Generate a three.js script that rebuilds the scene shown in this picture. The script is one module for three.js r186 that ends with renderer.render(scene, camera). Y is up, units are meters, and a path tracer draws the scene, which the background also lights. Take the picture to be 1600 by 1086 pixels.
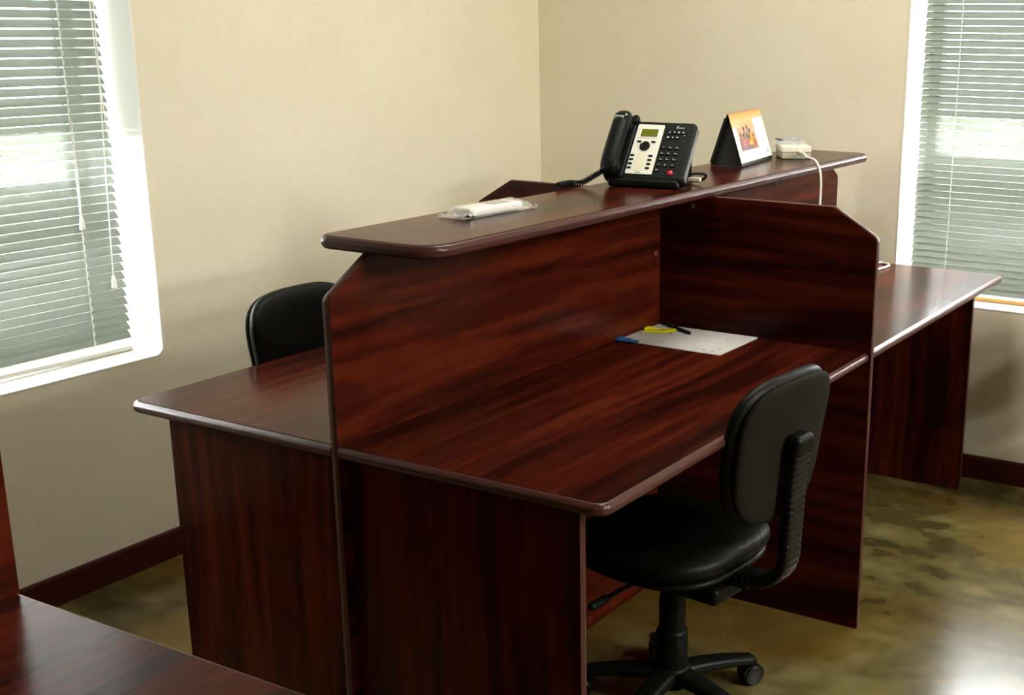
import * as THREE from 'three';
import { mergeGeometries, toCreasedNormals } from 'three/addons/utils/BufferGeometryUtils.js';
import { RoundedBoxGeometry } from 'three/addons/geometries/RoundedBoxGeometry.js';
import { RectAreaLightUniformsLib } from 'three/addons/lights/RectAreaLightUniformsLib.js';

// ───────────────────────── camera, sky, lamps, exposure ─────────────────────────
const scene = new THREE.Scene();
const PX = 1048.84, PY = 591.48, F = 1984.7;
const camera = new THREE.PerspectiveCamera(2 * Math.atan(PY / F) * 180 / Math.PI, 1600 / 1086, 0.05, 200);
camera.setViewOffset(2 * PX, 2 * PY, 0, 0, 1600, 1086);
camera.position.set(1.6827, 1.5274, 1.6829);
camera.rotation.set(-0.2703, 0.5122, 0.0112, 'YXZ');

scene.background = new THREE.Color(0.97, 0.99, 1.0);
scene.backgroundIntensity = 150;

const renderer = new THREE.WebGLRenderer({ antialias: true });
renderer.toneMapping = THREE.LinearToneMapping;
renderer.toneMappingExposure = 1.0;
renderer.shadowMap.enabled = true;
RectAreaLightUniformsLib.init();

// ceiling wall-washer battens with one sloping diffuser, out of view: [x, z, length, face width, intensity]
const BATTENS = [[3.3, -0.65, 1.2, 0.2, 56], [4.3, -0.65, 1.2, 0.2, 98], [5.6, -0.65, 1.2, 0.2, 172]];
// recessed ceiling panel above the workstation: [x, z, length along x, width along z, intensity]
const PANELS = [[0.2, -1.2, 0.6, 1.2, 11.5]];
const LAMP_COLOR = new THREE.Color(1.0, 0.965, 0.88);

// ───────────────────────── helpers ─────────────────────────
let seed = 20240611;
const rnd = () => { seed = (seed * 1664525 + 1013904223) >>> 0; return seed / 4294967296; };
const used = new Map();
function numbered(n) { const k = used.get(n) || 0; used.set(n, k + 1); return k ? `${n}_${String(k).padStart(3, '0')}` : n; }
function thing(name, label, category, pos = [0, 0, 0], turn = 0, group) {
  const o = new THREE.Group(); o.name = numbered(name); o.position.set(...pos); o.rotation.y = turn;
  o.userData = { label, category }; if (group) o.userData.group = group;
  scene.add(o); return o;
}
function obj(name, geo, material, parent = scene, label) {
  const g = Array.isArray(geo) ? mergeGeometries(geo.map(x => x.index ? x.toNonIndexed() : x)) : geo;
  const m = new THREE.Mesh(g, material); m.name = name; m.castShadow = m.receiveShadow = true;
  if (label) m.userData.label = label;
  parent.add(m); return m;
}
function struct(name, geo, material, parent = scene) {
  const m = obj(name, geo, material, parent); if (parent === scene) m.userData.kind = 'structure'; return m;
}
const T = (g, x, y, z) => g.translate(x, y, z);
function box(w, h, d, x = 0, y = 0, z = 0, r = 0) {
  const g = r ? new RoundedBoxGeometry(w, h, d, 3, r) : new THREE.BoxGeometry(w, h, d);
  return g.translate(x, y, z);
}
// polygon with rounded corners, pts [[x,y,r],...] counter-clockwise
function rounded(pts, n = 7, open = false) {
  const out = [], L = pts.length;
  for (let i = 0; i < L; i++) {
    const [x, y, r = 0] = pts[i];
    if (!r || (open && (i === 0 || i === L - 1))) { out.push([x, y]); continue; }
    const a = pts[(i + L - 1) % L], b = pts[(i + 1) % L];
    const d1 = norm2(a[0] - x, a[1] - y), d2 = norm2(b[0] - x, b[1] - y);
    const half = Math.acos(Math.max(-1, Math.min(1, d1[0] * d2[0] + d1[1] * d2[1]))) / 2;
    const t = r / Math.tan(half), c = norm2(d1[0] + d2[0], d1[1] + d2[1]), cd = r / Math.sin(half);
    const cx = x + c[0] * cd, cy = y + c[1] * cd;
    const s = Math.atan2(y + d1[1] * t - cy, x + d1[0] * t - cx); let e = Math.atan2(y + d2[1] * t - cy, x + d2[0] * t - cx);
    let dl = e - s; while (dl > Math.PI) dl -= 2 * Math.PI; while (dl < -Math.PI) dl += 2 * Math.PI;
    for (let k = 0; k <= n; k++) { const q = s + dl * k / n; out.push([cx + r * Math.cos(q), cy + r * Math.sin(q)]); }
  }
  return out;
}
function norm2(x, y) { const l = Math.hypot(x, y) || 1; return [x / l, y / l]; }
function shapeOf(p, holes = []) {
  const s = new THREE.Shape(p.map(q => new THREE.Vector2(q[0], q[1])));
  for (const h of holes) s.holes.push(new THREE.Path(h.map(q => new THREE.Vector2(q[0], q[1]))));
  return s;
}
// slab cut to an outline (shape plane), thick along shape z from z0
function slab(p, z0, depth, grain = 0, holes = []) {
  const g = new THREE.ExtrudeGeometry(shapeOf(p, holes), { depth, bevelEnabled: false, curveSegments: 4 }).translate(0, 0, z0);
  grainUV(g, grain); return g;
}
let uvShift = 0;
function grainUV(g, grain) {
  const P = g.attributes.position, N = g.attributes.normal, uv = new Float32Array(P.count * 2); uvShift += 0.377;
  for (let i = 0; i < P.count; i++) {
    const a = grain ? P.getY(i) : P.getX(i), b = grain ? P.getX(i) : P.getY(i);
    uv[2 * i] = a + uvShift * 1.3; uv[2 * i + 1] = b + P.getZ(i) * (Math.abs(N.getZ(i)) > 0.7 ? 0 : 1) + uvShift;
  }
  g.setAttribute('uv', new THREE.BufferAttribute(uv, 2));
}
// strip swept along a path (counter-clockwise outside = right of travel), profile [[outward, z], ...]
function sweep(path, closed, profile, crease = 0.7) {
  const n = path.length, pos = [], idx = [], uv = [], m = profile.length; let run = 0;
  for (let i = 0; i < n; i++) {
    const p = path[i], a = closed ? path[(i + n - 1) % n] : path[Math.max(0, i - 1)], b = closed ? path[(i + 1) % n] : path[Math.min(n - 1, i + 1)];
    let d1 = norm2(p[0] - a[0], p[1] - a[1]), d2 = norm2(b[0] - p[0], b[1] - p[1]);
    if (!closed && i === 0) d1 = d2; if (!closed && i === n - 1) d2 = d1;
    const n1 = [d1[1], -d1[0]], n2 = [d2[1], -d2[0]], mm = norm2(n1[0] + n2[0], n1[1] + n2[1]), k = 1 / Math.max(0.4, mm[0] * n1[0] + mm[1] * n1[1]);
    if (i) run += Math.hypot(p[0] - path[i - 1][0], p[1] - path[i - 1][1]);
    profile.forEach(([o, z], j) => { pos.push(p[0] + mm[0] * o * k, p[1] + mm[1] * o * k, z); uv.push(run, j * 0.004); });
  }
  const segs = closed ? n : n - 1;
  for (let i = 0; i < segs; i++) for (let j = 0; j < m - 1; j++) {
    const a = i * m + j, b = ((i + 1) % n) * m + j; idx.push(a, b, a + 1, b, b + 1, a + 1);
  }
  if (!closed) for (const e of [0, n - 1]) for (let j = 1; j < m - 1; j++) e ? idx.push(e * m, e * m + j + 1, e * m + j) : idx.push(0, j, j + 1);
  const g = new THREE.BufferGeometry();
  g.setAttribute('position', new THREE.Float32BufferAttribute(pos, 3)); g.setAttribute('uv', new THREE.Float32BufferAttribute(uv, 2)); g.setIndex(idx);
  return toCreasedNormals(g, crease);
}
function bull(z0, t, bulge, n = 8) {                 // half-round edge profile
  const r = [[-0.0015, z0]];
  for (let i = 0; i <= n; i++) { const q = -Math.PI / 2 + Math.PI * i / n; r.push([bulge * Math.cos(q), z0 + t / 2 + t / 2 * Math.sin(q)]); }
  r.push([-0.0015, z0 + t]); return r;
}
function tube(pts, r, seg = 40, rad = 8, closed = false) {
  return new THREE.TubeGeometry(new THREE.CatmullRomCurve3(pts.map(p => new THREE.Vector3(...p)), closed), seg, r, rad, closed);
}
const lathe = (p, n = 24) => new THREE.LatheGeometry(p.map(q => new THREE.Vector2(q[0], q[1])), n);
// padded shape: outline radius in direction a, rounded rim; lies in XY, thick along Z
function pad(outline, t, bendX = 0, bendY = 0, power = 0.28, n = 72, rings = 18) {
  const pos = [], idx = [];
  for (let k = 0; k <= rings; k++) {
    const f = -Math.PI / 2 + Math.PI * k / rings, c = Math.pow(Math.max(0, Math.cos(f)), power), s = Math.sign(Math.sin(f)) * Math.pow(Math.abs(Math.sin(f)), 0.9);
    for (let i = 0; i < n; i++) { const [x, y] = outline(2 * Math.PI * i / n); const X = x * c, Y = y * c; pos.push(X, Y, s * t / 2 + bendX * X * X + bendY * Y * Y); }
  }
  for (let k = 0; k < rings; k++) for (let i = 0; i < n; i++) { const a = k * n + i, b = k * n + (i + 1) % n; idx.push(a, b, a + n, b, b + n, a + n); }
  const g = new THREE.BufferGeometry(); g.setAttribute('position', new THREE.Float32BufferAttribute(pos, 3)); g.setIndex(idx);
  g.computeVertexNormals(); g.setAttribute('uv', new THREE.Float32BufferAttribute(new Float32Array(pos.length / 3 * 2).map((_, i) => pos[Math.floor(i / 2) * 3 + i % 2]), 2));
  return g.toNonIndexed();
}
const superEllipse = (w, h, p) => a => { const c = Math.cos(a), s = Math.sin(a); return [w * Math.sign(c) * Math.abs(c) ** (2 / p), h * Math.sign(s) * Math.abs(s) ** (2 / p)]; };

// ───────────────────────── procedural textures ─────────────────────────
function lattice(n, sd) { let s = sd >>> 0; const a = new Float32Array(n * n); for (let i = 0; i < n * n; i++) { s = (s * 1664525 + 1013904223) >>> 0; a[i] = s / 4294967296; } return a; }
const LAT = [lattice(64, 11), lattice(64, 73), lattice(64, 131), lattice(64, 977)];
function vnoise(x, y, px, py, k = 0) {                // periodic value noise
  const A = LAT[k & 3], xi = Math.floor(x), yi = Math.floor(y); let u = x - xi, v = y - yi; u = u * u * (3 - 2 * u); v = v * v * (3 - 2 * v);
  const m = (a, p) => ((a % p) + p) % p, g = (i, j) => A[(m(j, py) & 63) * 64 + (m(i, px) & 63)];
  return (g(xi, yi) * (1 - u) + g(xi + 1, yi) * u) * (1 - v) + (g(xi, yi + 1) * (1 - u) + g(xi + 1, yi + 1) * u) * v;
}
function dataTexture(w, h, f, srgb, rx, ry) {
  const d = new Uint8Array(w * h * 4);
  for (let y = 0; y < h; y++) for (let x = 0; x < w; x++) { const c = f(x / w, y / h); d.set([c[0], c[1], c[2], 255].map(v => Math.max(0, Math.min(255, Math.round(v)))), (y * w + x) * 4); }
  const t = new THREE.DataTexture(d, w, h); t.wrapS = t.wrapT = THREE.RepeatWrapping; t.magFilter = THREE.LinearFilter; t.minFilter = THREE.LinearMipmapLinearFilter; t.generateMipmaps = true;
  if (srgb) t.colorSpace = THREE.SRGBColorSpace; t.repeat.set(rx, ry); t.needsUpdate = true; return t;
}
const mix = (a, b, t) => a.map((v, i) => v + (b[i] - v) * t), clamp = (v, a = 0, b = 1) => Math.max(a, Math.min(b, v));
const sstep = (a, b, v) => { const t = clamp((v - a) / (b - a)); return t * t * (3 - 2 * t); };
// mahogany laminate: broad dark bands, long streaks, fine pores, grain along u
const woodMap = dataTexture(1024, 1024, (u, v) => {
  const w = (vnoise(u * 3, v * 5, 3, 5, 1) - 0.5) * 0.035;
  const broad = vnoise(u * 2 + 0.3, (v + w) * 11, 2, 11, 0), mid = vnoise(u * 3, (v + w) * 30, 3, 30, 2), streak = vnoise(u * 5, (v + w) * 64, 5, 64, 3), fine = vnoise(u * 30, v * 64, 30, 64, 1);
  let t = 0.38 * broad + 0.32 * mid + 0.2 * streak + 0.1 * fine; t = sstep(0.22, 0.8, t);
  return mix(mix([48, 19, 13], [76, 29, 19], sstep(0, 0.5, t)), [104, 45, 26], sstep(0.45, 1, t));
}, true, 1 / 1.1, 1 / 0.75);
const floorMap = dataTexture(1024, 1024, (u, v) => {
  const wx = vnoise(u * 4, v * 4, 4, 4, 0) - 0.5, wy = vnoise(u * 4 + 9, v * 4 + 4, 4, 4, 1) - 0.5, x = u + wx * 0.1, y = v + wy * 0.1;
  const a = vnoise(x * 5, y * 9, 5, 9, 2), b = vnoise(x * 13, y * 22, 13, 22, 3), c = vnoise(x * 30, y * 50, 30, 50, 0), d = vnoise(u * 64, v * 64, 64, 64, 1);
  const t = 0.36 * a + 0.32 * b + 0.2 * c + 0.12 * d;
  const base = mix(mix([78, 70, 36], [112, 102, 62], sstep(0.2, 0.55, t)), [158, 146, 104], sstep(0.45, 0.9, t));
  return mix(base, [128, 96, 34], 0.55 * sstep(0.45, 0.8, vnoise(x * 4 + 3, y * 6 + 1, 4, 6, 1)));
}, true, 1 / 1.7, 1 / 1.7);
const wallMap = dataTexture(512, 512, (u, v) => {
  const t = 0.6 * vnoise(u * 6, v * 6, 6, 6, 0) + 0.4 * vnoise(u * 40, v * 40, 40, 40, 1); return mix([228, 220, 195], [235, 228, 205], t);
}, true, 1 / 1.4, 1 / 1.4);
const plasterBump = dataTexture(512, 512, (u, v) => { const g = 255 * (0.5 * vnoise(u * 60, v * 60, 60, 60, 2) + 0.5 * vnoise(u * 14, v * 14, 14, 14, 0)); return [g, g, g]; }, false, 1 / 0.7, 1 / 0.7);
const leatherBump = dataTexture(256, 256, (u, v) => { const g = 255 * (0.6 * vnoise(u * 60, v * 60, 60, 60, 2) + 0.4 * vnoise(u * 30, v * 30, 30, 30, 1)); return [g, g, g]; }, false, 1 / 0.12, 1 / 0.12);

const M = (o) => new THREE.MeshStandardMaterial(o), MP = (o) => new THREE.MeshPhysicalMaterial(o);
const wood = MP({ map: woodMap, color: new THREE.Color(0.58, 0.46, 0.42), roughness: 0.2, specularIntensity: 0.14 });
const woodEdge = MP({ color: new THREE.Color(0.062, 0.020, 0.016), roughness: 0.32, specularIntensity: 0.6 });
const wallPaint = M({ map: wallMap, roughness: 0.88, bumpMap: plasterBump, bumpScale: 0.0004 });
const whitePaint = M({ color: '#f2efe6', roughness: 0.6 });
const ceilingPaint = M({ color: '#ece7da', roughness: 0.9 });
const floorMat = MP({ map: floorMap, color: new THREE.Color(0.58, 0.56, 0.49), roughness: 0.2, specularIntensity: 1 });
const skirting = MP({ color: '#3f120d', roughness: 0.35 });
const frameMat = M({ color: '#dad8d0', roughness: 0.45 });
const tinted = MP({ color: '#848684', transmission: 1, thickness: 0, roughness: 0, ior: 1.5 });
const clearGlass = MP({ color: '#ffffff', transmission: 1, thickness: 0, roughness: 0, ior: 1.5 });
const slatMat = MP({ color: '#a0a7a0', roughness: 0.55, transmission: 0.4, thickness: 0 });
const cordMat = M({ color: '#f1efe6', roughness: 0.7 });
const tanRail = M({ color: '#d9a866', roughness: 0.5 });
const blackPlastic = MP({ color: '#0b0e0c', roughness: 0.42, specularIntensity: 0.3 });
const glossBlack = MP({ color: '#0a0d0b', roughness: 0.28, specularIntensity: 0.6 });
const chairLeather = MP({ color: '#070907', roughness: 0.5, specularIntensity: 0.35, bumpMap: leatherBump, bumpScale: 0.0005 });
const chairShell = MP({ color: '#1a1811', roughness: 0.8, specularIntensity: 0.2 });
const steel = M({ color: '#8d8d8a', metalness: 1, roughness: 0.3 });

function canvasTexture(w, h, draw) {
  const c = document.createElement('canvas'); c.width = w; c.height = h; draw(c.getContext('2d'), w, h);
  const t = new THREE.CanvasTexture(c); t.colorSpace = THREE.SRGBColorSpace; t.anisotropy = 8; return t;
}

// ───────────────────────── room shell ─────────────────────────
const WX = -1.3047, BZ = -2.5419, SILL = 0.6075, HEAD = 2.12, WALL = 0.32, CEIL = 2.75, RX = 7.5, FZ = 9.0;
function metreUV(g) {                                  // world-size uv by facing
  const P = g.attributes.position, N = g.attributes.normal, uv = new Float32Array(P.count * 2);
  for (let i = 0; i < P.count; i++) {
    const n = [Math.abs(N.getX(i)), Math.abs(N.getY(i)), Math.abs(N.getZ(i))];
    const q = n[1] > n[0] && n[1] > n[2] ? [P.getX(i), P.getZ(i)] : n[0] > n[2] ? [P.getZ(i), P.getY(i)] : [P.getX(i), P.getY(i)];
    uv[2 * i] = q[0]; uv[2 * i + 1] = q[1];
  }
  g.setAttribute('uv', new THREE.BufferAttribute(uv, 2)); return g;
}
struct('floor', metreUV(box(RX - WX + 0.4, 0.2, FZ - BZ + 0.4, (RX + WX) / 2, -0.1, (FZ + BZ) / 2)), floorMat);
struct('ceiling', metreUV(box(RX - WX + 0.4, 0.2, FZ - BZ + 0.4, (RX + WX) / 2, CEIL + 0.1, (FZ + BZ) / 2)), ceilingPaint);
struct('wall_front', metreUV(box(RX - WX + 0.4, CEIL, 0.2, (RX + WX) / 2, CEIL / 2, FZ + 0.1)), wallPaint);
struct('wall_right', metreUV(box(0.2, CEIL, FZ - BZ, RX + 0.1, CEIL / 2, (FZ + BZ) / 2)), wallPaint);
const holeOf = (a, b) => rounded([[a, SILL, 0.028], [b, SILL, 0.028], [b, HEAD, 0.028], [a, HEAD, 0.028]]);
// left wall: shape plane runs along -z (rotated about y by 90 degrees); window from z = -0.671 towards the camera
const LW = [-0.56, 0.671], BW = [0.2035, 1.42];          // in shape x: left wall x' = -z
{
  const g = new THREE.ExtrudeGeometry(shapeOf([[-FZ, 0], [-BZ + WALL, 0], [-BZ + WALL, CEIL], [-FZ, CEIL]], [holeOf(...LW)]), { depth: WALL, bevelEnabled: false });
  g.translate(0, 0, -WALL).rotateY(Math.PI / 2).translate(WX, 0, 0); struct('wall_left', metreUV(g), wallPaint);
  const b = new THREE.ExtrudeGeometry(shapeOf([[WX, 0], [RX + 0.2, 0], [RX + 0.2, CEIL], [WX, CEIL]], [holeOf(...BW)]), { depth: WALL, bevelEnabled: false });
  b.translate(0, 0, BZ - WALL); struct('wall_back', metreUV(b), wallPaint);
}
function skirt(name, x0, z0, x1, z1, nx, nz) {          // painted skirting board with an eased top edge
  const len = Math.hypot(x1 - x0, z1 - z0), s = shapeOf([[0, 0], [0.012, 0], [0.012, 0.076], [0.009, 0.083], [0.004, 0.0845], [0, 0.0845]]);
  const g = new THREE.ExtrudeGeometry(s, { depth: len, bevelEnabled: false });
  const m = new THREE.Matrix4().makeBasis(new THREE.Vector3(nx, 0, nz), new THREE.Vector3(0, 1, 0), new THREE.Vector3((x1 - x0) / len, 0, (z1 - z0) / len));
  g.applyMatrix4(m).translate(x0, 0, z0); struct(name, g, skirting);
}
skirt('baseboard_left', WX, BZ, WX, FZ, 1, 0);
skirt('baseboard_back', RX, BZ, WX, BZ, 0, 1);

// window: frame, three lights (tinted, clear, tinted), liner of the recess; local x along the wall, +z into the room
function makeWindow(name, linerName, w, pos, turn) {
  const g = new THREE.Group(); g.name = name; g.userData.kind = 'structure'; g.position.set(...pos); g.rotation.y = turn; scene.add(g);
  const H = HEAD - SILL, fw = 0.04, d = 0.045, z = -0.27;
  const bars = [box(w, fw, d, 0, fw / 2, z, 0.004), box(w, fw, d, 0, H - fw / 2, z, 0.004), box(fw, H, d, -w / 2 + fw / 2, H / 2, z, 0.004), box(fw, H, d, w / 2 - fw / 2, H / 2, z, 0.004)];
  const y1 = 1.085 - SILL, y2 = 1.238 - SILL, tb = 0.016;
  bars.push(box(w, tb, 0.035, 0, y1, z, 0.003), box(w, tb, 0.035, 0, y2, z, 0.003));
  obj('frame', bars, frameMat, g);
  obj('pane', box(w - 2 * fw, y1 - fw - tb / 2, 0.004, 0, (fw + y1 - tb / 2) / 2, z), tinted, g);
  obj('pane', box(w - 2 * fw, y2 - y1 - tb, 0.004, 0, (y1 + y2) / 2, z), clearGlass, g);
  obj('pane', box(w - 2 * fw, H - fw - y2 - tb / 2, 0.004, 0, (H - fw + y2 + tb / 2) / 2, z), tinted, g);
  const o = rounded([[-w / 2, 0, 0.028], [w / 2, 0, 0.028], [w / 2, H, 0.028], [-w / 2, H, 0.028]]);
  const i = rounded([[-w / 2 + 0.004, 0.004, 0.025], [w / 2 - 0.004, 0.004, 0.025], [w / 2 - 0.004, H - 0.004, 0.025], [-w / 2 + 0.004, H - 0.004, 0.025]]);
  obj('reveal', new THREE.ExtrudeGeometry(shapeOf(o, [i]), { depth: 0.2485, bevelEnabled: false }).translate(0, 0, -0.247), whitePaint, g);
  return g;
}
makeWindow('window_1', 'trim_1', LW[1] - LW[0], [WX, SILL, -(LW[0] + LW[1]) / 2], Math.PI / 2);
makeWindow('window_2', 'trim_2', BW[1] - BW[0], [(BW[0] + BW[1]) / 2, SILL, BZ], 0);
struct('ground', metreUV(box(60, 0.2, 60, 0, -0.7, 0)), M({ color: '#a9a69c', roughness: 1 }));

// ceiling panel: frame and diffuser
PANELS.forEach(([x, z, lx, lz, I]) => {
  const t = thing('ceiling_panel', 'square-edged white fluorescent panel on the ceiling directly above the workstation', 'light', [x, CEIL, z]);
  obj('frame', slab([[-lx / 2 - 0.03, -lz / 2 - 0.03], [lx / 2 + 0.03, -lz / 2 - 0.03], [lx / 2 + 0.03, lz / 2 + 0.03], [-lx / 2 - 0.03, lz / 2 + 0.03]], 0, 0.04).rotateX(Math.PI / 2), whitePaint, t);
  obj('diffuser', box(lx, 0.008, lz, 0, -0.044, 0, 0.003), M({ color: '#ffffff', emissive: LAMP_COLOR, emissiveIntensity: 2 }), t);
  const a = new THREE.RectAreaLight(LAMP_COLOR, I, lx, lz); a.position.set(x, CEIL - 0.052, z); a.rotation.x = -Math.PI / 2; scene.add(a);
});

// ceiling lamp: a wedge-shaped batten, one diffuser on each slope
BATTENS.forEach(([x, z, l, h, I]) => {
  const t = thing('ceiling_light', `white wedge-shaped fluorescent batten on the ceiling, ${x < 4 ? 'nearest to' : x < 5 ? 'second from' : 'farthest from'} the workstation`, 'light', [x, CEIL, z]);
  const tilt = 0.6, hx = h / 2 * Math.sin(tilt), hy = h / 2 * Math.cos(tilt);
  obj('housing', slab([[-hx * 2 - 0.02, 0], [-0.012, -hy * 2 - 0.012], [0.012, -hy * 2 - 0.012], [hx * 2 + 0.02, 0]], -l / 2 - 0.02, l + 0.04), whitePaint, t);
  for (const s of [-1]) {
    const g = box(0.008, h * 0.9, l, 0, 0, 0, 0.003).rotateZ(s * tilt).translate(s * (hx + 0.025), -hy - 0.008, 0);
    obj('diffuser', g, M({ color: '#ffffff', emissive: LAMP_COLOR, emissiveIntensity: 2 }), t);
    const a = new THREE.RectAreaLight(LAMP_COLOR, I, l, h * 0.9), n = [s * Math.cos(tilt), -Math.sin(tilt)];
    a.position.set(x + s * (hx + 0.025) + n[0] * 0.012, CEIL - hy - 0.008 + n[1] * 0.012, z); a.lookAt(a.position.x + n[0], a.position.y + n[1], z); scene.add(a);
  }
});

// ───────────────────────── blinds ─────────────────────────
function slatGeometry(len, width = 0.0255, camber = 0.0022, th = 0.0005, tilt = 0.6) {
  const n = 6, top = [], p = [];
  for (let i = 0; i <= n; i++) { const q = i / n - 0.5; top.push([q * width, camber * (1 - 4 * q * q)]); }
  const loop = [...top, ...top.slice().reverse().map(([a, b]) => [a, b - th])];
  const s = shapeOf(loop.map(([a, b]) => [-a, b]));
  const g = new THREE.ExtrudeGeometry(s, { depth: len, bevelEnabled: false }).translate(0, 0, -len / 2).rotateY(Math.PI / 2);
  return toCreasedNormals(g.rotateX(tilt), 0.6);
}
// local: x along the window, +z into the room, y up from the sill
function makeBlind(label, w, pos, turn, { pitch, rail, railTilt = 0, railDrop = 0, cords, tassels, tilt, first = 0.036 }) {
  const b = thing('venetian_blind', label, 'blind', pos, turn, null); delete b.userData.group;
  const H = HEAD - SILL, geo = slatGeometry(w, 0.0255, 0.0022, 0.0005, tilt), n = Math.floor((H - 0.06 - first) / pitch);
  for (let i = 0; i <= n; i++) { const s = obj('slat', geo, slatMat, b); s.position.set((rnd() - 0.5) * 0.003, first + i * pitch, 0); s.rotation.x = (rnd() - 0.5) * 0.05; }
  const r = obj('bottom_rail', box(w, 0.013, 0.022, 0, 0, 0, 0.005), rail, b); r.position.set(0, 0.0125 - railDrop, 0); r.rotation.z = railTilt;
  obj('headrail', box(w, 0.035, 0.03, 0, H - 0.025, 0, 0.004), frameMat, b);
  for (const x of cords) {
    const c = [];
    c.push(new THREE.CylinderGeometry(0.0011, 0.0011, H - 0.05, 6).translate(x, (H - 0.05) / 2 + 0.01, 0.0125), new THREE.CylinderGeometry(0.0011, 0.0011, H - 0.05, 6).translate(x, (H - 0.05) / 2 + 0.01, -0.0125));
    for (let i = 0; i <= n; i++) c.push(tube([[x, first + i * pitch - 0.009, 0.0135], [x + 0.003, first + i * pitch, 0.0138], [x, first + i * pitch + 0.006, 0.0135]], 0.0013, 4, 5));
    obj('ladder_cord', c, cordMat, b);
  }
  for (const [path, drop] of tassels) {
    obj('pull_cord', tube(path, 0.0016, 30, 6), cordMat, b);
    const e = path[path.length - 1];
    if (drop) obj('cord_tassel', lathe([[0.001, 0.012], [0.004, 0.010], [0.0065, -0.004], [0.008, -0.022], [0.007, -0.026], [0, -0.026]], 12).translate(e[0], e[1], e[2]), cordMat, b);
  }
  return b;
}
{
  const w = LW[1] - LW[0] - 0.044, c = -(LW[0] + LW[1]) / 2;    // local x = -(z - c)
  const L = z => -(z - c), h = HEAD - SILL;
  makeBlind('white venetian blind with two hanging cord tassels and a pull cord looped at its edge', w, [WX - 0.115, SILL, c], Math.PI / 2, {
    pitch: 0.0245, rail: frameMat, railTilt: -0.012, railDrop: -0.006, tilt: 0.9, first: 0.052, cords: [L(-0.526), L(0.06), L(0.44)],
    tassels: [
      [[[L(-0.625), h - 0.05, 0.03], [L(-0.622), 0.9, 0.03], [L(-0.612), 0.62, 0.028], [L(-0.600), 0.30, 0.027], [L(-0.598), 0.222, 0.026]], true],
      [[[L(-0.615), h - 0.05, 0.026], [L(-0.618), 0.8, 0.027], [L(-0.632), 0.60, 0.027], [L(-0.652), 0.52, 0.026], [L(-0.655), 0.46, 0.024], [L(-0.636), 0.43, 0.024]], false],
      [[[L(-0.528), 0.66, 0.017], [L(-0.526), 0.48, 0.02], [L(-0.522), 0.395, 0.022]], true],
    ],
  });
  const w2 = BW[1] - BW[0] - 0.044, c2 = (BW[0] + BW[1]) / 2;
  makeBlind('white venetian blind with tan bottom rail, in the window behind the far desk corner', w2, [c2, SILL, BZ - 0.115], 0, {
    pitch: 0.0232, rail: tanRail, tilt: 0.9, first: 0.040, cords: [0.352 - c2, 0.8 - c2, 1.25 - c2], tassels: [],
  });
}

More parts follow.
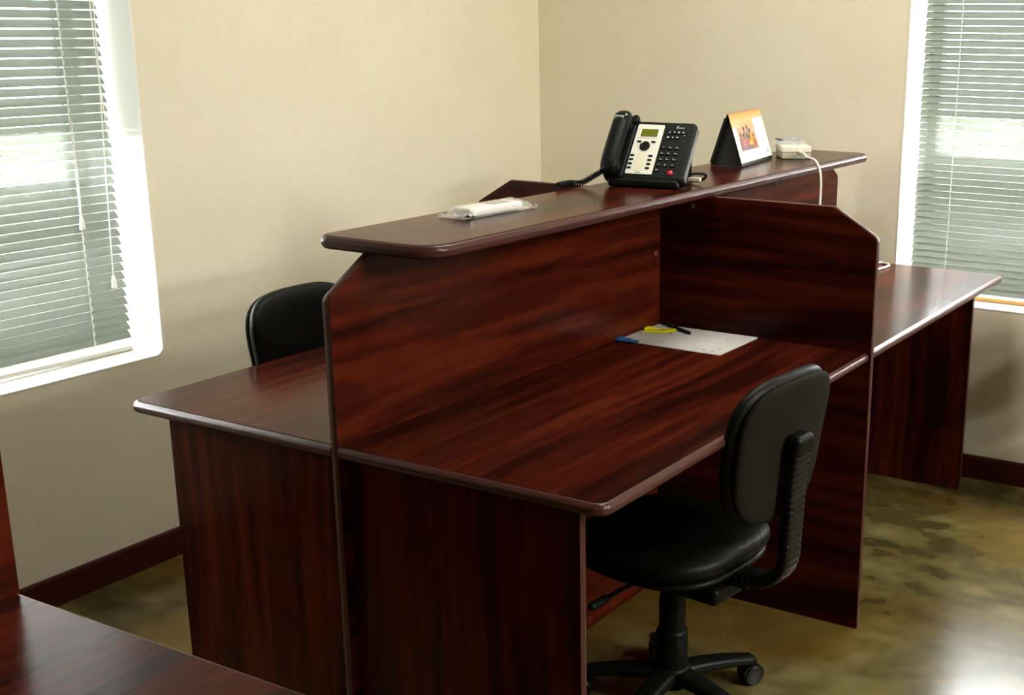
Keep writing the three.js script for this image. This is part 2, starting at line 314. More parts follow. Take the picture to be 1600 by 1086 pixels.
// ───────────────────────── workstation ─────────────────────────
const LM = 1.2246, LEN = 2.460, DR = 0.611, DL = 0.591, TOPY = 0.75, PH = 1.1051, CH = 0.0686, CD = 0.1167, TH = 0.018;
const baseZ = -LEN / 2;
function makeWorkstation() {
  const ws = thing('workstation', 'four-seat dark mahogany workstation with raised shelf carrying the desk phone', 'desk', [0, 0, baseZ]);
  const up = g => g.rotateX(-Math.PI / 2).translate(0, 0, -baseZ), side = g => g.rotateY(Math.PI / 2).translate(0, 0, -baseZ), face = g => g.translate(0, 0, -baseZ);
  const bl = 0.011, tt = 0.025;
  // worktops: shape coords (x, -z)
  const near = 0, mid1 = LM, mid2 = LM + TH, far = LEN;
  const tops = [[0.009, DR, near, mid1, 'r', 'n'], [-DL, -0.009, near, mid1, 'l', 'n'], [0.009, DR, mid2, far, 'r', 'f'], [-DL, -0.009, mid2, far, 'l', 'f']];
  for (const [x0, x1, y0, y1, s, e] of tops) {
    const path = s === 'r' ? (e === 'n' ? [[x0, y0 + bl], [x1 - bl, y0 + bl, 0.02], [x1 - bl, y1]] : [[x1 - bl, y0], [x1 - bl, y1 - bl, 0.02], [x0, y1 - bl]])
      : (e === 'n' ? [[x0 + bl, y1], [x0 + bl, y0 + bl, 0.02], [x1, y0 + bl]] : [[x1, y1 - bl], [x0 + bl, y1 - bl, 0.02], [x0 + bl, y0]]);
    const p = rounded(path, 7, true), corner = s === 'r' ? (e === 'n' ? [x0, y1] : [x0, y0]) : (e === 'n' ? [x1, y1] : [x1, y0]);
    const d = obj('desktop', up(slab([...p, corner], TOPY - tt, tt, 1)), wood, ws);
    obj('edge_molding', up(sweep(p, false, bull(TOPY - tt, tt - 0.0008, bl))), woodEdge, d);
  }
  // long centre divider: shape coords (-z, y)
  const sp = rounded([[0.004, 0], [LEN - 0.004, 0], [LEN - 0.004, PH - CH, 0.02], [LEN - CD - 0.004, PH, 0.02], [CD + 0.004, PH, 0.02], [0.004, PH - CH, 0.02]]);
  const spine = obj('centre_divider', side(slab(sp, -TH / 2, TH, 0)), wood, ws);
  obj('edge_strip', side(sweep(sp, true, bull(-TH / 2 + 0.0003, TH - 0.0006, 0.0018, 6))), woodEdge, spine);
  const capGeo = () => lathe([[0, 0.0022], [0.005, 0.002], [0.0072, 0.0008], [0.0075, 0]], 16);
  const capMat = M({ color: '#5c3c34', roughness: 0.35 });
  for (const [z, y] of [[-1.203, 0.947], [-0.62, 0.74 + 0.2], [-2.2, 0.947]].slice(0, 1)) obj('screw_cap', capGeo().rotateZ(-Math.PI / 2).translate(TH / 2, y, z - baseZ), capMat, spine);
  // cross dividers: shape coords (x, y)
  for (const s of [1, -1]) {
    const e = s > 0 ? DR + 0.005 : DL + 0.005;
    let q = [[0.009, 0], [e, 0], [e, PH - CH, 0.02], [e - CD, PH, 0.02], [0.009, PH]];
    if (s < 0) q = q.map(([x, y, r]) => [-x, y, r]).reverse();
    const p = rounded(q);
    const c = obj('cross_divider', face(slab(p, -LM - TH, TH, 0)), wood, ws);
    obj('edge_strip', face(sweep(p, true, bull(-LM - TH + 0.0003, TH - 0.0006, 0.0018, 6))), woodEdge, c);
    if (s > 0) obj('screw_cap', capGeo().rotateX(Math.PI / 2).translate(0.1035, 1.0776, -LM - baseZ), capMat, c);
  }
  // raised shelf
  const sx0 = -0.121, sx1 = 0.172, sn = 0.104, sf = LEN - 0.126, sb = 0.010;
  const po = rounded([[sx0 + sb, sn + sb, 0.022], [sx1 - sb, sn + sb, 0.055], [sx1 - sb, sf - sb, 0.035], [sx0 + sb, sf - sb, 0.035]], 10);
  const shelf = obj('shelf', up(slab(po, PH, 0.027, 1)), wood, ws);
  obj('edge_molding', up(sweep(po, true, bull(PH, 0.0263, sb))), woodEdge, shelf);
  // end legs
  for (const [x0, x1, z] of [[0.010, 0.541, -0.048], [-0.497, -0.010, -0.048], [0.010, 0.532, -LEN + 0.05], [-0.497, -0.010, -LEN + 0.05]]) {
    const p = [[x0, 0], [x1, 0], [x1, TOPY - tt], [x0, TOPY - tt]];
    const l = obj('leg_panel', face(slab(p, z - (z < -1 ? 0 : 0), TH, 1)), wood, ws);
    const outer = x1 > 0.1 ? [[x1, 0], [x1, TOPY - tt]] : [[x0, TOPY - tt], [x0, 0]];
    obj('edge_strip', face(sweep(outer, false, bull(z + 0.0003, TH - 0.0006, 0.0016, 6))), woodEdge, l);
  }
  return ws;
}
const station = makeWorkstation();
{
  const s2 = station.clone(); s2.name = numbered('workstation'); scene.add(s2); s2.position.set(0.072, 0, 0.6964 + LEN / 2);
  s2.userData = { label: 'dark mahogany workstation nearest the camera, its empty glossy desktop cut off by the photo edge', category: 'desk' };
}
const SHELF = PH + 0.027;

// ───────────────────────── office chairs ─────────────────────────
const backOutline = a => { const [x, y] = superEllipse(0.188, 0.162, 3.3)(a); return [x * (1 - 0.10 * (0.5 - y / 0.33)), y]; };
function makeChair(label) {
  const t = thing('office_chair', label, 'chair', [0, 0, 0], 0);       // faces +z
  // seat
  const so = superEllipse(0.205, 0.195, 3);
  obj('seat', pad(so, 0.065, 0, 0.25).rotateX(-Math.PI / 2).translate(0, 0.415, 0), chairLeather, t);
  obj('seat_shell', pad(a => so(a).map(v => v * 0.96), 0.03, 0, 0.2).rotateX(-Math.PI / 2).translate(0, 0.383, 0), blackPlastic, t);
  // backrest leans a little, curved round the sitter
  const lean = g => g.rotateX(-0.14).translate(0, 0.69, -0.268);
  const br = obj('backrest', lean(pad(backOutline, 0.042, 0.45, -0.35, 0.2).translate(0, 0, 0.010)), chairLeather, t);
  obj('back_shell', lean(pad(a => backOutline(a).map(v => v * 0.965), 0.026, 0.45, -0.35, 0.18).translate(0, 0, -0.014)), chairShell, br);
  // upright bar under a ribbed cover, bending forward below the seat
  const bar = [], path = new THREE.CatmullRomCurve3([[0, 0.69, -0.316], [0, 0.60, -0.307], [0, 0.50, -0.302], [0, 0.42, -0.292], [0, 0.382, -0.250], [0, 0.372, -0.17]].map(p => new THREE.Vector3(...p)));
  const N = 150, pos = [], idx = [], R = 20;
  for (let i = 0; i <= N; i++) {
    const u = i / N, c = path.getPointAt(u), d = path.getTangentAt(u), nrm = new THREE.Vector3(1, 0, 0).cross(d).normalize();
    const rib = 0.5 + 0.5 * Math.cos(u * 27 * 2 * Math.PI), k = 0.88 + 0.12 * Math.pow(rib, 0.6);
    for (let j = 0; j < R; j++) { const [x, y] = superEllipse(0.034 * k, 0.015 * k, 4)(2 * Math.PI * j / R); pos.push(c.x + x, c.y + nrm.y * y, c.z + nrm.z * y); }
  }
  for (let i = 0; i < N; i++) for (let j = 0; j < R; j++) { const a = i * R + j, b = i * R + (j + 1) % R; idx.push(a, a + R, b, b, a + R, b + R); }
  const bg = new THREE.BufferGeometry(); bg.setAttribute('position', new THREE.Float32BufferAttribute(pos, 3)); bg.setIndex(idx); bg.computeVertexNormals();
  const bc = obj('ribbed_bar_cover', bg, glossBlack, t);
  obj('bar_cap', new RoundedBoxGeometry(0.068, 0.05, 0.038, 4, 0.014).rotateX(-0.14).translate(0, 0.70, -0.314), blackPlastic, bc);
  // mechanism, lever, column
  obj('tilt_mechanism', [box(0.16, 0.04, 0.24, 0, 0.338, -0.05, 0.012), box(0.075, 0.012, 0.12, 0, 0.365, -0.16, 0.004)], blackPlastic, t);
  const lv = obj('height_lever', tube([[0.07, 0.338, 0.02], [0.15, 0.336, 0.03], [0.21, 0.332, 0.035]], 0.005, 16, 8), blackPlastic, t);
  obj('lever_grip', new THREE.CapsuleGeometry(0.010, 0.045, 4, 10).rotateZ(Math.PI / 2).translate(0.225, 0.331, 0.036), blackPlastic, lv);
  obj('gas_column', lathe([[0.03, 0.06], [0.037, 0.062], [0.037, 0.185], [0.035, 0.19], [0.0305, 0.192], [0.0305, 0.27], [0.028, 0.275], [0.028, 0.326], [0.02, 0.327]], 28), blackPlastic, t);
  // five-legged base with casters
  const base = obj('star_base', lathe([[0.001, 0.052], [0.046, 0.055], [0.05, 0.075], [0.044, 0.098], [0.036, 0.104], [0.001, 0.104]], 28), blackPlastic, t);
  for (let k = 0; k < 5; k++) {
    const a = k * 2 * Math.PI / 5 + 1.72, leg = [], n = 14;
    const lp = [], li = [];
    for (let i = 0; i <= n; i++) {
      const u = i / n, r = 0.03 + 0.19 * u, yt = 0.098 - 0.022 * u * u - 0.004 * u, w = 0.029 - 0.008 * u, hh = 0.034 - 0.012 * u;
      for (let j = 0; j < 12; j++) { const [x, y] = superEllipse(w, hh / 2, 3.2)(2 * Math.PI * j / 12); lp.push(x, yt - hh / 2 + y, r); }
    }
    for (let i = 0; i < n; i++) for (let j = 0; j < 12; j++) { const p = i * 12 + j, q = i * 12 + (j + 1) % 12; li.push(p, q, p + 12, q, q + 12, p + 12); }
    const cap = (n * 12); for (let j = 1; j < 11; j++) li.push(cap, cap + j, cap + j + 1);
    const g = new THREE.BufferGeometry(); g.setAttribute('position', new THREE.Float32BufferAttribute(lp, 3)); g.setIndex(li); g.computeVertexNormals();
    obj('base_leg', g.rotateY(a), blackPlastic, t);
    const wheel = x => lathe([[0, -0.009], [0.021, -0.009], [0.025, -0.006], [0.025, 0.006], [0.021, 0.009], [0, 0.009]], 20).rotateZ(Math.PI / 2).translate(x, 0.025, 0.014);
    const cs = obj('caster', [wheel(-0.0125), wheel(0.0125)].map(g => g.translate(0, 0, 0.200).rotateY(a)), glossBlack, t);
    obj('caster_hood', [new THREE.CylinderGeometry(0.028, 0.028, 0.036, 18, 1, false, -0.3, Math.PI + 0.2).rotateZ(Math.PI / 2).translate(0, 0.027, 0.214), new THREE.CylinderGeometry(0.006, 0.006, 0.03, 10).translate(0, 0.064, 0.205)].map(g => g.rotateY(a)), blackPlastic, cs);
  }
  return t;
}
const chair = makeChair('black office chair with ribbed bar cover, seen from behind at the desk with the papers');
chair.position.set(0.382, 0, -0.648); chair.rotation.y = -Math.PI / 2 - 0.1;
{
  const c2 = chair.clone(); c2.name = numbered('office_chair'); scene.add(c2);
  c2.userData = { label: 'black office chair whose smooth backrest shows above the desktop by the bare wall', category: 'chair' };
  c2.position.set(-0.41, 0, -0.60); c2.rotation.y = Math.PI / 2;
  for (const p of c2.children) if (/backrest|ribbed/.test(p.name)) p.position.y += 0.035;
}

{
  const c3 = chair.clone(); c3.name = numbered('office_chair'); scene.add(c3);
  c3.userData = { label: 'black office chair beyond the photo edge whose soft shadow falls under the far blind', category: 'chair' };
  c3.position.set(1.40, 0, -2.15); c3.rotation.y = Math.PI / 2 + 0.2;
}

// ───────────────────────── desk phone ─────────────────────────
{
  const FW = 0.216, FH = 0.182, tilt = 0.86, yaw = 0.165;
  const ph = thing('desk_phone', 'black desk phone with silver-white key panel and olive screen on the raised shelf', 'phone', [0.025, SHELF, -1.108], yaw);
  // face frame: u right (0..FW), v up the slope (0..FH), n out of the face; bottom edge at the front
  const fm = new THREE.Matrix4().makeBasis(new THREE.Vector3(1, 0, 0), new THREE.Vector3(0, Math.sin(tilt), -Math.cos(tilt)), new THREE.Vector3(0, Math.cos(tilt), Math.sin(tilt))).setPosition(-FW / 2, 0.020, 0.012);
  const put = g => g.applyMatrix4(fm);
  const rr = (u0, v0, u1, v1, r) => rounded([[u0, v0, r], [u1, v0, r], [u1, v1, r], [u0, v1, r]], 5);
  const plate = (p, n0, n1, bev = 0.001) => new THREE.ExtrudeGeometry(shapeOf(p), { depth: n1 - n0 - 2 * bev, bevelEnabled: true, bevelSize: bev, bevelThickness: bev, bevelOffset: -bev, bevelSegments: 2 }).translate(0, 0, n0 + bev);
  const silver = MP({ color: '#dcdccf', roughness: 0.35 });
  const body = obj('body', put(plate(rr(0.004, 0, FW, FH, 0.012), -0.030, 0, 0.005)), blackPlastic, ph);
  obj('side_bezel', put(plate(rr(FW - 0.002, 0.014, FW + 0.0015, FH - 0.014, 0.0012), -0.024, -0.006, 0.0006)), MP({ color: '#4a4b48', roughness: 0.4 }), body);
  const panel = obj('key_panel', put(plate(rr(0.058, 0.016, 0.131, 0.170, 0.004), 0, 0.003, 0.001)), silver, ph, 'silver-white key panel');
  obj('screen_bezel', put(plate(rr(0.068, 0.127, 0.1225, 0.158, 0.002), 0.003, 0.0042, 0.0005)), MP({ color: '#f0f0e6', roughness: 0.3 }), panel);
  obj('screen', put(plate(rr(0.0725, 0.1305, 0.1185, 0.1545, 0.001), 0.0042, 0.0048, 0.0003)), MP({ color: '#5f6b16', roughness: 0.2 }), panel, 'olive green display');
  obj('paper_strip', put(plate(rr(0.078, 0.026, 0.103, 0.079, 0.001), 0.003, 0.0036, 0.0003)), M({ color: '#d8d5bb', roughness: 0.8 }), panel);
  for (let i = 0; i < 4; i++) for (const u of [0.0655, 0.1155]) obj('line_key', put(plate(rr(u - 0.0058, 0.0343 + i * 0.0126 - 0.0024, u + 0.0058, 0.0343 + i * 0.0126 + 0.0024, 0.0022), 0.002, 0.0055, 0.0008)), glossBlack, panel);
  for (const u of [0.0735, 0.1125]) obj('soft_key', put(plate(rr(u - 0.006, 0.1128, u + 0.006, 0.1174, 0.0021), 0.002, 0.0055, 0.0008)), glossBlack, panel);
  for (let k = 0; k < 4; k++) {                           // navigation ring of four keys
    const s = [], a0 = k * Math.PI / 2 + Math.PI / 4 + 0.07, a1 = a0 + Math.PI / 2 - 0.14;
    for (let i = 0; i <= 8; i++) { const a = a0 + (a1 - a0) * i / 8; s.push([0.0925 + 0.0137 * Math.cos(a), 0.1015 + 0.0137 * Math.sin(a)]); }
    for (let i = 8; i >= 0; i--) { const a = a0 + (a1 - a0) * i / 8; s.push([0.0925 + 0.0062 * Math.cos(a), 0.1015 + 0.0062 * Math.sin(a)]); }
    obj('navigation_key', put(plate(s, 0.002, 0.006, 0.0006)), glossBlack, panel);
  }
  obj('navigation_key', put(plate(rr(0.0925 - 0.0048, 0.1015 - 0.0048, 0.0925 + 0.0048, 0.1015 + 0.0048, 0.0015), 0.002, 0.0062, 0.0006)), glossBlack, panel);
  obj('printed_mark', put(plate(rr(0.0845, 0.0195, 0.0995, 0.0215, 0.0004), 0.003, 0.0033, 0.0001)), M({ color: '#55564c' }), panel);
  // printed keys: one print sheet for the keypad side, each key's top takes its part of it
  const K0 = 0.134, KW = FW - K0, keys = [];
  const cols = [0.1435, 0.1615, 0.180], rows = [0.101, 0.083, 0.065, 0.047];
  const digits = ['1', '2', '3', '4', '5', '6', '7', '8', '9', '*', '0', '#'], letters = ['', 'ABC', 'DEF', 'GHI', 'JKL', 'MNO', 'PQRS', 'TUV', 'WXYZ', '', '+', ''];
  rows.forEach((v, i) => cols.forEach((u, j) => keys.push([u, v, 0.0068, 0.0052, 'key', digits[i * 3 + j], letters[i * 3 + j]])));
  ['▲', '▼', '●', '◉'].forEach((s, i) => keys.push([0.1495 + i * 0.0122, 0.1480, 0.005, 0.004, 'function_key', s, '']));
  ['✉', '♪', '◆'].forEach((s, i) => keys.push([0.148 + i * 0.0125, 0.1325, 0.005, 0.004, 'function_key', s, '']));
  keys.push([0.1415, 0.0305, 0.0062, 0.0042, 'redial_key', '⌒', '']);
  const S = 8000;                                          // print pixels per metre
  const sheet = canvasTexture(Math.round(KW * S), Math.round(FH * S), (c, w, h) => {
    c.fillStyle = '#0e1110'; c.fillRect(0, 0, w, h); c.fillStyle = '#cfd3cb'; c.strokeStyle = '#cfd3cb'; c.textAlign = 'center'; c.textBaseline = 'middle';
    const X = u => (u - K0) * S, Y = v => h - v * S;
    keys.forEach(([u, v, , , kind, s, l], n) => {
      const x = X(u), y = Y(v);
      if (kind === 'key') { c.font = 'bold 46px sans-serif'; c.fillText(s, x - (l ? 14 : 0), y); if (l) { c.font = 'bold 20px sans-serif'; c.fillText(l, x + 24, y + 10); } }
      else if (kind === 'redial_key') { c.lineWidth = 11; c.beginPath(); c.arc(x, y + 18, 28, Math.PI * 1.15, Math.PI * 1.85); c.stroke(); }
      else {
        const i = n - 12; c.beginPath();
        if (i === 0) { c.moveTo(x - 20, y + 16); c.lineTo(x + 20, y + 16); c.lineTo(x, y - 20); }
        else if (i === 1) { c.moveTo(x - 20, y - 16); c.lineTo(x + 20, y - 16); c.lineTo(x, y + 20); }
        else if (i === 4) c.rect(x - 22, y - 14, 44, 28);
        else if (i === 5) c.ellipse(x, y, 12, 20, 0, 0, 7);
        else c.arc(x, y, i === 2 ? 20 : 17, 0, 7);
        c.fill();
      }
    });
    c.beginPath(); c.arc(X(0.190), Y(0.1405), 11, 0, 7); c.fill(); c.fillStyle = '#80877f'; c.beginPath(); c.arc(X(0.1885), Y(0.1225), 9, 0, 7); c.fill();
    c.fillStyle = '#c4c9c2'; c.font = 'italic bold 84px sans-serif'; c.textAlign = 'left'; c.fillText('E', X(0.1625), Y(0.1655)); c.font = 'italic bold 44px sans-serif'; c.fillText('scene', X(0.1625) + 56, Y(0.1655) + 14);
  });
  const printed = MP({ map: sheet, roughness: 0.4, specularIntensity: 0.3 });
  const printUV = g => { const P = g.attributes.position, uv = g.attributes.uv; for (let i = 0; i < P.count; i++) uv.setXY(i, (P.getX(i) - K0) / KW, P.getY(i) / FH); return g; };
  const kp = obj('keypad_plate', put(printUV(plate(rr(K0, 0.008, FW - 0.005, FH - 0.008, 0.006), -0.001, 0.0012, 0.0006))), printed, ph);
  for (const [u, v, a, b, kind] of keys) obj(kind, put(printUV(plate(rr(u - a, v - b, u + a, v + b, 0.0022), 0.0012, 0.0034, 0.0007))), printed, kp);
  obj('speaker_key', put(lathe([[0, 0.004], [0.006, 0.0037], [0.0078, 0.0022], [0.0082, 0]], 20).rotateX(Math.PI / 2).translate(0.1795, 0.0235, 0.0012)), MP({ color: '#a50f18', roughness: 0.35 }), ph, 'round red key');
  // handset: lofted along v with bulges at ear and mouth, lying in a cradle on the left
  obj('cradle', put(plate(rr(0.0, 0.002, 0.055, FH + 0.012, 0.01), -0.022, 0.006, 0.004)), blackPlastic, body);
  {
    const n = 40, R = 24, lp = [], li = [];
    for (let i = 0; i <= n; i++) {
      const q = i / n, v = -0.006 + 0.196 * q, e = Math.pow(Math.max(0, 1 - Math.pow(Math.abs(2 * q - 1), 9)), 0.5), ends = Math.pow(Math.abs(2 * q - 1), 2.5);
      const w = 0.0245 * (0.93 + 0.07 * ends) * Math.max(0.05, e), hN = (0.013 + 0.006 * ends) * Math.max(0.05, e), n0 = 0.030 - 0.005 * ends + 0.006 * (1 - ends);
      for (let j = 0; j < R; j++) { const [x, y] = superEllipse(w, hN, 3)(2 * Math.PI * j / R); lp.push(0.024 + x, v, n0 + y); }
    }
    for (let i = 0; i < n; i++) for (let j = 0; j < R; j++) { const p = i * R + j, q = i * R + (j + 1) % R; li.push(p, p + R, q, q, p + R, q + R); }
    for (let j = 1; j < R - 1; j++) { li.push(0, j, j + 1); li.push(n * R, n * R + j + 1, n * R + j); }
    const g = new THREE.BufferGeometry(); g.setAttribute('position', new THREE.Float32BufferAttribute(lp, 3)); g.setIndex(li);
    const hs = obj('handset', put(toCreasedNormals(g, 1.0)), blackPlastic, ph);
    const brand = canvasTexture(512, 256, (c, w, h) => {
      c.fillStyle = '#0e1110'; c.fillRect(0, 0, w, h); c.fillStyle = '#c9cfc8'; c.textAlign = 'left'; c.textBaseline = 'alphabetic';
      c.font = 'bold 118px sans-serif'; c.fillText('Dialog', 16, 160); c.font = 'bold 38px sans-serif'; c.fillText('ENTERPRISE', 12, 230);
      c.lineJoin = 'miter'; c.beginPath(); c.moveTo(372, 10); c.lineTo(430, 18); c.lineTo(492, 66); c.lineTo(420, 110); c.lineTo(400, 92); c.lineTo(432, 62); c.fill();
    });
    const gp = new THREE.PlaneGeometry(0.034, 0.017).translate(0.0245, 0.1705, 0);
    const P = gp.attributes.position; const dec = gp.clone();
    obj('printed_logo', put(new RoundedBoxGeometry(0.036, 0.019, 0.0012, 2, 0.0005).translate(0.0245, 0.1610, 0.0462)), MP({ map: brand, roughness: 0.42, specularIntensity: 0.3 }), hs);
    obj('ear_piece', put(lathe([[0, 0.016], [0.019, 0.016], [0.0215, 0.012], [0.0215, 0]], 24).rotateX(Math.PI / 2).translate(0.026, 0.158, 0.006)), blackPlastic, hs);
    obj('mouth_piece', put(lathe([[0, 0.016], [0.019, 0.016], [0.0215, 0.012], [0.0215, 0]], 24).rotateX(Math.PI / 2).translate(0.026, 0.026, 0.006)), blackPlastic, hs);
    obj('hook_tab', put(plate(rr(0.040, 0.168, 0.058, 0.192, 0.008), 0.0, 0.014, 0.003)), blackPlastic, body);
  }
  // folding stand behind
  obj('stand', [box(0.15, 0.010, 0.135, 0.012, 0.006, -0.075, 0.004), box(0.15, 0.085, 0.010, 0.012, 0.045, -0.125, 0.004).rotateX(0), box(0.19, 0.022, 0.03, 0.004, 0.0115, 0.006, 0.008)], blackPlastic, ph);
  obj('network_plug', box(0.034, 0.010, 0.013, 0.112, 0.018, -0.075, 0.002), M({ color: '#ddd8c8', roughness: 0.4 }), ph, 'cream plug at the back');
  // cords as parts of the phone: coiled handset cord over the shelf's back edge
  const coil = [], ax = new THREE.CatmullRomCurve3([[-0.100, 0.040, 0.028], [-0.125, 0.024, 0.040], [-0.150, 0.0095, 0.052], [-0.170, 0.0095, 0.066], [-0.178, 0.0095, 0.10], [-0.178, 0.0095, 0.13]].map(p => new THREE.Vector3(...p)));
  const cp = [], fr = ax.computeFrenetFrames(420, false);
  for (let i = 0; i <= 420; i++) { const c = ax.getPointAt(i / 420), a = i / 420 * 2 * Math.PI * 26; cp.push(c.clone().addScaledVector(fr.normals[i], 0.0062 * Math.cos(a)).addScaledVector(fr.binormals[i], 0.0062 * Math.sin(a)).toArray()); }
  obj('coiled_cord', tube(cp, 0.0021, 900, 5), blackPlastic, ph);
  obj('line_cord', tube([[0.09, 0.03, -0.07], [0.122, 0.032, -0.085], [0.132, 0.026, -0.11], [0.118, 0.012, -0.12], [0.06, 0.005, -0.15], [-0.03, 0.004, -0.16], [-0.1, 0.004, -0.13]], 0.0035, 60, 8), blackPlastic, ph);
}

// ───────────────────────── desk calendar ─────────────────────────
{
  const w = 0.300, hgt = 0.150, dep = 0.098;             // local x along the front edge, +z out of the front face
  const cal = thing('desk_calendar', 'tent desk calendar with orange header and photo of people, on the shelf', 'calendar', [-0.047, SHELF, -1.819], Math.PI / 2 + 0.14);
  const black = M({ color: '#0d100e', roughness: 0.55 }), slope = Math.atan2(dep / 2, hgt), L = Math.hypot(dep / 2, hgt);
  const lean = (g, s) => g.translate(0, L / 2, 0).rotateX(-s * slope).translate(0, 0.002, s * dep / 2);
  obj('front_card', lean(box(w, L, 0.002, 0, 0, 0, 0.0008), 1), black, cal);
  obj('back_card', lean(box(w, L, 0.002, 0, 0, 0, 0.0008), -1), black, cal);
  obj('base_card', box(w, 0.002, dep - 0.004, 0, 0.001, 0, 0.0008), black, cal);
  obj('end_gusset', slab([[-dep / 2 + 0.004, 0.002], [dep / 2 - 0.004, 0.002], [0, hgt - 0.006]], 0, 0.0015).rotateY(Math.PI / 2).translate(-w / 2 + 0.012, 0, 0), black, cal);
  const page = canvasTexture(1024, 512, (c, W, H) => {
    c.fillStyle = '#fbfaf5'; c.fillRect(0, 0, W, H);
    const g = c.createLinearGradient(0, 0, 0, 150); g.addColorStop(0, '#f0924a'); g.addColorStop(0.35, '#f6b274'); g.addColorStop(1, '#f6c79c'); c.fillStyle = g; c.fillRect(0, 0, W, 84); c.fillRect(0, 84, 680, 66);
    c.fillStyle = '#f4b07c'; c.fillRect(250, 100, 390, 60); c.fillStyle = '#cfa684'; c.fillRect(110, 150, 570, 245);
    const blob = (x, y, rx, ry, col) => { c.fillStyle = col; c.beginPath(); c.ellipse(x, y, rx, ry, 0, 0, 7); c.fill(); };
    const body = (x, y, w, col) => { c.fillStyle = col; c.beginPath(); c.moveTo(x - w, 395); c.quadraticCurveTo(x - w, y, x - w * 0.45, y); c.lineTo(x + w * 0.45, y); c.quadraticCurveTo(x + w, y, x + w, 395); c.fill(); };
    for (const [x, y, w, col] of [[330, 205, 66, '#8f7c6a'], [440, 195, 62, '#94785f'], [190, 265, 70, '#8c625f'], [270, 275, 78, '#b87572'], [385, 285, 66, '#a8645e'], [500, 235, 80, '#d79a1c'], [590, 290, 56, '#985a2a'], [455, 300, 44, '#e0ad30']]) {
      body(x, y, w, col); blob(x, y - 22, 24, 30, '#85604f'); blob(x, y - 36, 26, 22, '#4a3634');
    }
    blob(260, 385, 110, 34, '#8c7480'); blob(430, 388, 130, 40, '#7a6270'); blob(560, 380, 70, 36, '#9b6547');
    c.fillStyle = '#fbfaf5'; c.fillRect(0, 150, 110, 190); c.fillRect(680, 84, 344, 310); c.fillRect(0, 395, W, 117);
    c.fillStyle = '#b9bab4'; c.fillRect(0, 402, W, 3); for (let i = 0; i < 3; i++) { c.fillStyle = '#d5d7d2'; c.fillRect(60, 428 + i * 18, 560 - i * 70, 6); }
    blob(930, 446, 34, 30, '#b4b6b2');
  });
  const pg = lean(new THREE.BoxGeometry(w - 0.004, L - 0.010, 0.0012).translate(0, 0.004, 0.0018), 1);
  obj('front_page', pg, M({ map: page, roughness: 0.6 }), cal, 'printed page with orange header');
  obj('back_page', lean(box(w - 0.004, L - 0.02, 0.0012, 0, -0.004, -0.0025), -1).translate(0, 0.001, -0.004), M({ color: '#e9e6da', roughness: 0.7 }), cal);
}

// ───────────────────────── white adapter box, its cable, pouch ─────────────────────────
{
  const b = thing('adapter_box', 'small cream and grey adapter box beside the tent calendar', 'box', [0.022, SHELF, -2.040], 0.62);
  const cream = MP({ color: '#e6e1cf', roughness: 0.4 }), grey = MP({ color: '#a9a893', roughness: 0.5 });
  const base = obj('base', box(0.092, 0.020, 0.110, 0, 0.010, 0, 0.005), grey, b);
  obj('lid', box(0.094, 0.022, 0.112, 0, 0.030, 0, 0.006), cream, b, 'cream lid');
  obj('cable_grommet', new THREE.CylinderGeometry(0.005, 0.006, 0.014, 12).rotateX(Math.PI / 2).translate(0.012, 0.022, 0.060), cream, base);
  const wire = MP({ color: '#e9e5db', roughness: 0.45 });
  const cb = thing('white_cable', 'thin white cable hanging from the adapter box over the shelf edge to the desktop', 'cable', [0, 0, 0]);
  obj('wire', tube([[0.068, SHELF + 0.021, -2.002], [0.085, SHELF + 0.022, -1.980], [0.12, SHELF + 0.017, -1.925], [0.158, SHELF + 0.008, -1.905], [0.178, SHELF - 0.025, -1.895], [0.183, 1.00, -1.89], [0.183, 0.90, -1.88], [0.185, 0.80, -1.91], [0.19, 0.756, -2.0], [0.185, 0.7545, -2.2], [0.172, 0.7545, -2.37], [0.196, 0.7545, -2.425], [0.232, 0.7545, -2.40], [0.235, 0.7545, -2.33], [0.215, 0.7545, -2.27], [0.19, 0.7615, -2.23]], 0.0038, 140, 8), wire, cb);
  obj('plug', box(0.016, 0.010, 0.03, 0.182, 0.7632, -2.215, 0.003), wire, cb);
  const p = thing('plastic_pouch', 'crumpled clear plastic pouch with dark blue print lying on the adapter box', 'bag', [0.0, SHELF + 0.041, -2.06], 0.5);
  const g = new THREE.PlaneGeometry(0.105, 0.085, 22, 18).rotateX(-Math.PI / 2), P = g.attributes.position;
  for (let i = 0; i < P.count; i++) { const x = P.getX(i), z = P.getZ(i); P.setY(i, 0.004 + 0.018 * Math.pow(vnoise(x * 60 + 7, z * 60 + 3, 64, 64, 1), 1.4) * (1 - Math.pow(Math.abs(x) / 0.053, 4)) * (1 - Math.pow(Math.abs(z) / 0.043, 4))); }
  g.computeVertexNormals();
  obj('film', g, MP({ color: '#eef2fa', transmission: 0.75, thickness: 0, roughness: 0.18 }), p);
  const ink = M({ color: '#39415f', roughness: 0.5 });
  for (const [x, z, r] of [[-0.036, -0.02, 0.2], [0.0, -0.028, 0.5], [0.03, -0.012, -0.2], [0.006, 0.012, 0.3], [-0.03, 0.018, 0]]) obj('printed_patch', box(0.016, 0.004, 0.008, x, 0.013, z, 0.0015), ink, p);
}

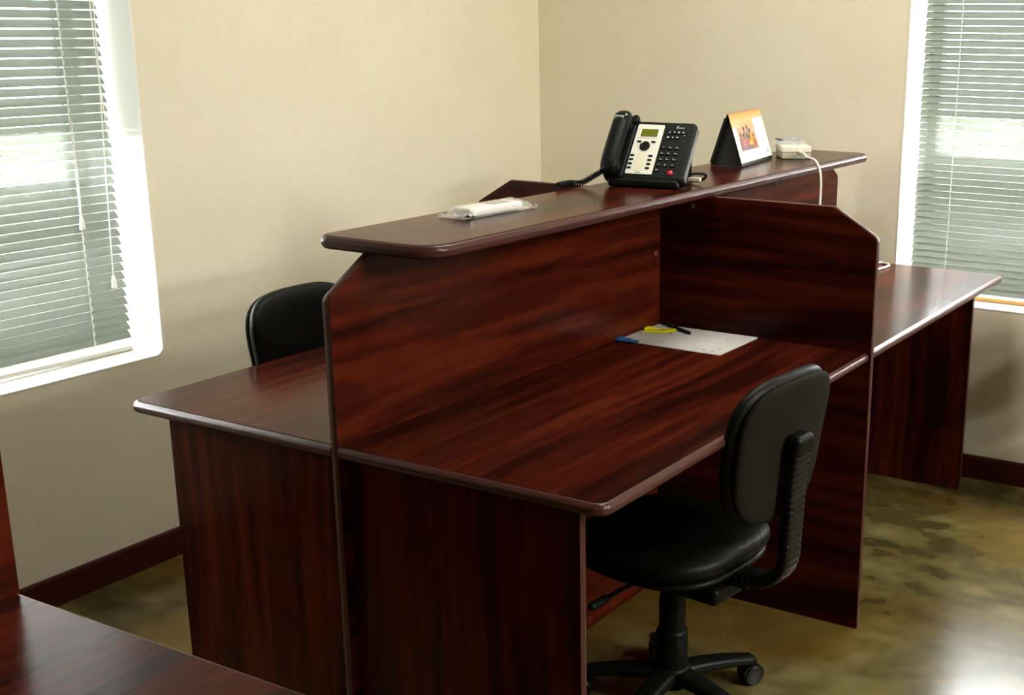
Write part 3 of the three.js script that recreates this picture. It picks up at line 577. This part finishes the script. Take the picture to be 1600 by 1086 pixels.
// ───────────────────────── remote control in a clear sleeve ─────────────────────────
{
  const r = thing('remote_control', 'white remote control sealed in a clear plastic sleeve on the raised shelf', 'remote', [-0.022, SHELF, -0.530], Math.PI / 2 - 0.06);   // long axis local x
  const white = MP({ color: '#ecebe2', roughness: 0.35 });
  obj('body', box(0.168, 0.017, 0.056, 0, 0.011, 0, 0.007), white, r);
  obj('display', box(0.062, 0.001, 0.036, 0.028, 0.0197, -0.002, 0.0004), MP({ color: '#868e84', roughness: 0.25 }), r, 'grey display');
  obj('button', box(0.016, 0.002, 0.006, 0.006, 0.0203, -0.010, 0.0009), M({ color: '#33352f' }), r, 'dark button');
  const nx = 44, nz = 14, pos = [], idx = [];
  for (const s of [1, -1]) {
    const o = pos.length / 3;
    for (let i = 0; i <= nx; i++) for (let j = 0; j <= nz; j++) {
      const u = i / nx * 2 - 1, v = j / nz * 2 - 1, x = u * 0.122, z = v * (0.034 + 0.004 * Math.abs(u)), inside = (1 - sstep(0.70, 0.86, Math.abs(u))) * (1 - Math.pow(Math.abs(v), 6));
      const crumple = vnoise(x * 120 + 40, z * 120 + 40, 64, 64, 2) * (0.010 * sstep(0.66, 0.8, Math.abs(u)) + 0.002);
      pos.push(x, s > 0 ? 0.002 + 0.0195 * inside + crumple : 0.0008 + crumple * 0.2 * sstep(0.66, 0.8, Math.abs(u)), z);
    }
    for (let i = 0; i < nx; i++) for (let j = 0; j < nz; j++) { const a = o + i * (nz + 1) + j, b = a + nz + 1; s > 0 ? idx.push(a, a + 1, b, b, a + 1, b + 1) : idx.push(a, b, a + 1, b, b + 1, a + 1); }
  }
  const g = new THREE.BufferGeometry(); g.setAttribute('position', new THREE.Float32BufferAttribute(pos, 3)); g.setIndex(idx); g.computeVertexNormals();
  obj('plastic_sleeve', g, MP({ color: '#ffffff', transmission: 0.8, thickness: 0, roughness: 0.12, ior: 1.5 }), r, 'clear crumpled plastic sleeve');
}

// ───────────────────────── papers, pen, notes ─────────────────────────
{
  const sheetTex = (n) => canvasTexture(1024, 724, (c, W, H) => {
    c.fillStyle = '#bdbbb6'; c.fillRect(0, 0, W, H); c.strokeStyle = '#6b6f78'; c.lineWidth = 3; if (!n) return;
    c.beginPath(); c.moveTo(0, 636); c.lineTo(560, 636); c.stroke();
    const scrib = (x, y, w, k, col) => { c.strokeStyle = col; c.beginPath(); c.moveTo(x, y); for (let i = 1; i <= k; i++) c.lineTo(x + w * i / k, y + (rnd() - 0.5) * 26); c.stroke(); };
    scrib(300, 610, 110, 14, '#4a4e58'); scrib(100, 430, 150, 6, '#8e9298'); scrib(330, 330, 170, 8, '#92969c'); scrib(520, 180, 120, 9, '#8e9298'); scrib(620, 560, 120, 7, '#7f838b'); scrib(800, 300, 90, 6, '#7f838b');
    c.lineWidth = 7; for (const [x, y] of [[735, 655], [800, 660], [880, 655]]) scrib(x, y, 34, 7, '#23262c'); scrib(820, 215, 26, 5, '#50545c'); scrib(905, 560, 60, 8, '#50545c');
    c.lineWidth = 2; c.strokeStyle = '#858b95'; c.strokeRect(790, 330, 150, 90);
  });
  const pg = (name, label, x, z, turn, y, tex) => { const m = obj(name, new THREE.BoxGeometry(0.297, 0.0006, 0.21), M({ map: tex, roughness: 0.8 })); m.name = numbered(name); m.position.set(x, y, z); m.rotation.y = turn; m.userData = { label, category: 'paper' }; return m; };
  pg('paper_sheet', 'lower white sheet peeping out along the near edge of the written sheet', 0.158, -1.1135, -0.01, TOPY + 0.0006, sheetTex(0));
  pg('paper_sheet', 'white sheet with handwriting on the desktop, under the pen and yellow note', 0.157, -1.1175, 0.012, TOPY + 0.0014, sheetTex(1));
  const y0 = TOPY + 0.0018;
  const pen = thing('ballpoint_pen', 'slim black pen lying across the written sheet', 'pen', [0.088, y0 + 0.0042, -1.187], Math.atan2(-(0.075), 0.130));
  obj('barrel', lathe([[0, -0.068], [0.0012, -0.067], [0.0034, -0.055], [0.0041, -0.05], [0.0041, 0.058], [0.0034, 0.062], [0, 0.063]], 14).rotateZ(-Math.PI / 2), glossBlack, pen);
  obj('clip', box(0.036, 0.0012, 0.003, -0.040, 0.0047, 0, 0.0005), steel, pen);
  const bend = (w, d, nx, nz, amp, sd, out) => { const g = new THREE.PlaneGeometry(w, d, nx, nz).rotateX(-Math.PI / 2), P = g.attributes.position; for (let i = 0; i < P.count; i++) { const x = P.getX(i), z = P.getZ(i); P.setY(i, amp * Math.pow(vnoise(x * 40 + sd, z * 40 + sd, 64, 64, sd & 3), 1.5)); if (out) P.setXYZ(i, x + (vnoise(z * 90 + 3, sd, 64, 64, 0) - 0.5) * out, P.getY(i), z + (vnoise(x * 90 + 5, sd, 64, 64, 1) - 0.5) * out); } g.computeVertexNormals(); return g; };
  const note = thing('sticky_note', 'curled yellow note with a dark scribble on the written sheet', 'note', [0.052, y0 + 0.0004, -1.150], 0.50);
  const nt = canvasTexture(256, 256, (c) => { c.fillStyle = '#e6dc1e'; c.fillRect(0, 0, 256, 256); c.strokeStyle = '#8a8416'; c.lineWidth = 12; c.beginPath(); c.moveTo(50, 150); c.lineTo(110, 140); c.lineTo(125, 110); c.lineTo(160, 120); c.lineTo(150, 150); c.lineTo(210, 130); c.stroke(); c.fillStyle = '#7d771a'; c.beginPath(); c.ellipse(140, 125, 28, 18, 0, 0, 7); c.fill(); });
  obj('sheet', bend(0.085, 0.058, 14, 10, 0.006, 5, 0.012), M({ map: nt, roughness: 0.75, side: THREE.DoubleSide }), note);
  const bt = obj('blue_tape', bend(0.075, 0.030, 18, 8, 0.012, 9, 0.014), MP({ color: '#0f5f9a', roughness: 0.35, side: THREE.DoubleSide })); bt.position.set(0.030, y0 - 0.001, -1.012); bt.rotation.y = 0.0;
  bt.userData = { label: 'crumpled bright blue tape at the near corner of the white sheets', category: 'tape' };
}

scene.traverse(o => { if (o.isMesh) { o.castShadow = true; o.receiveShadow = true; } });
renderer.render(scene, camera);
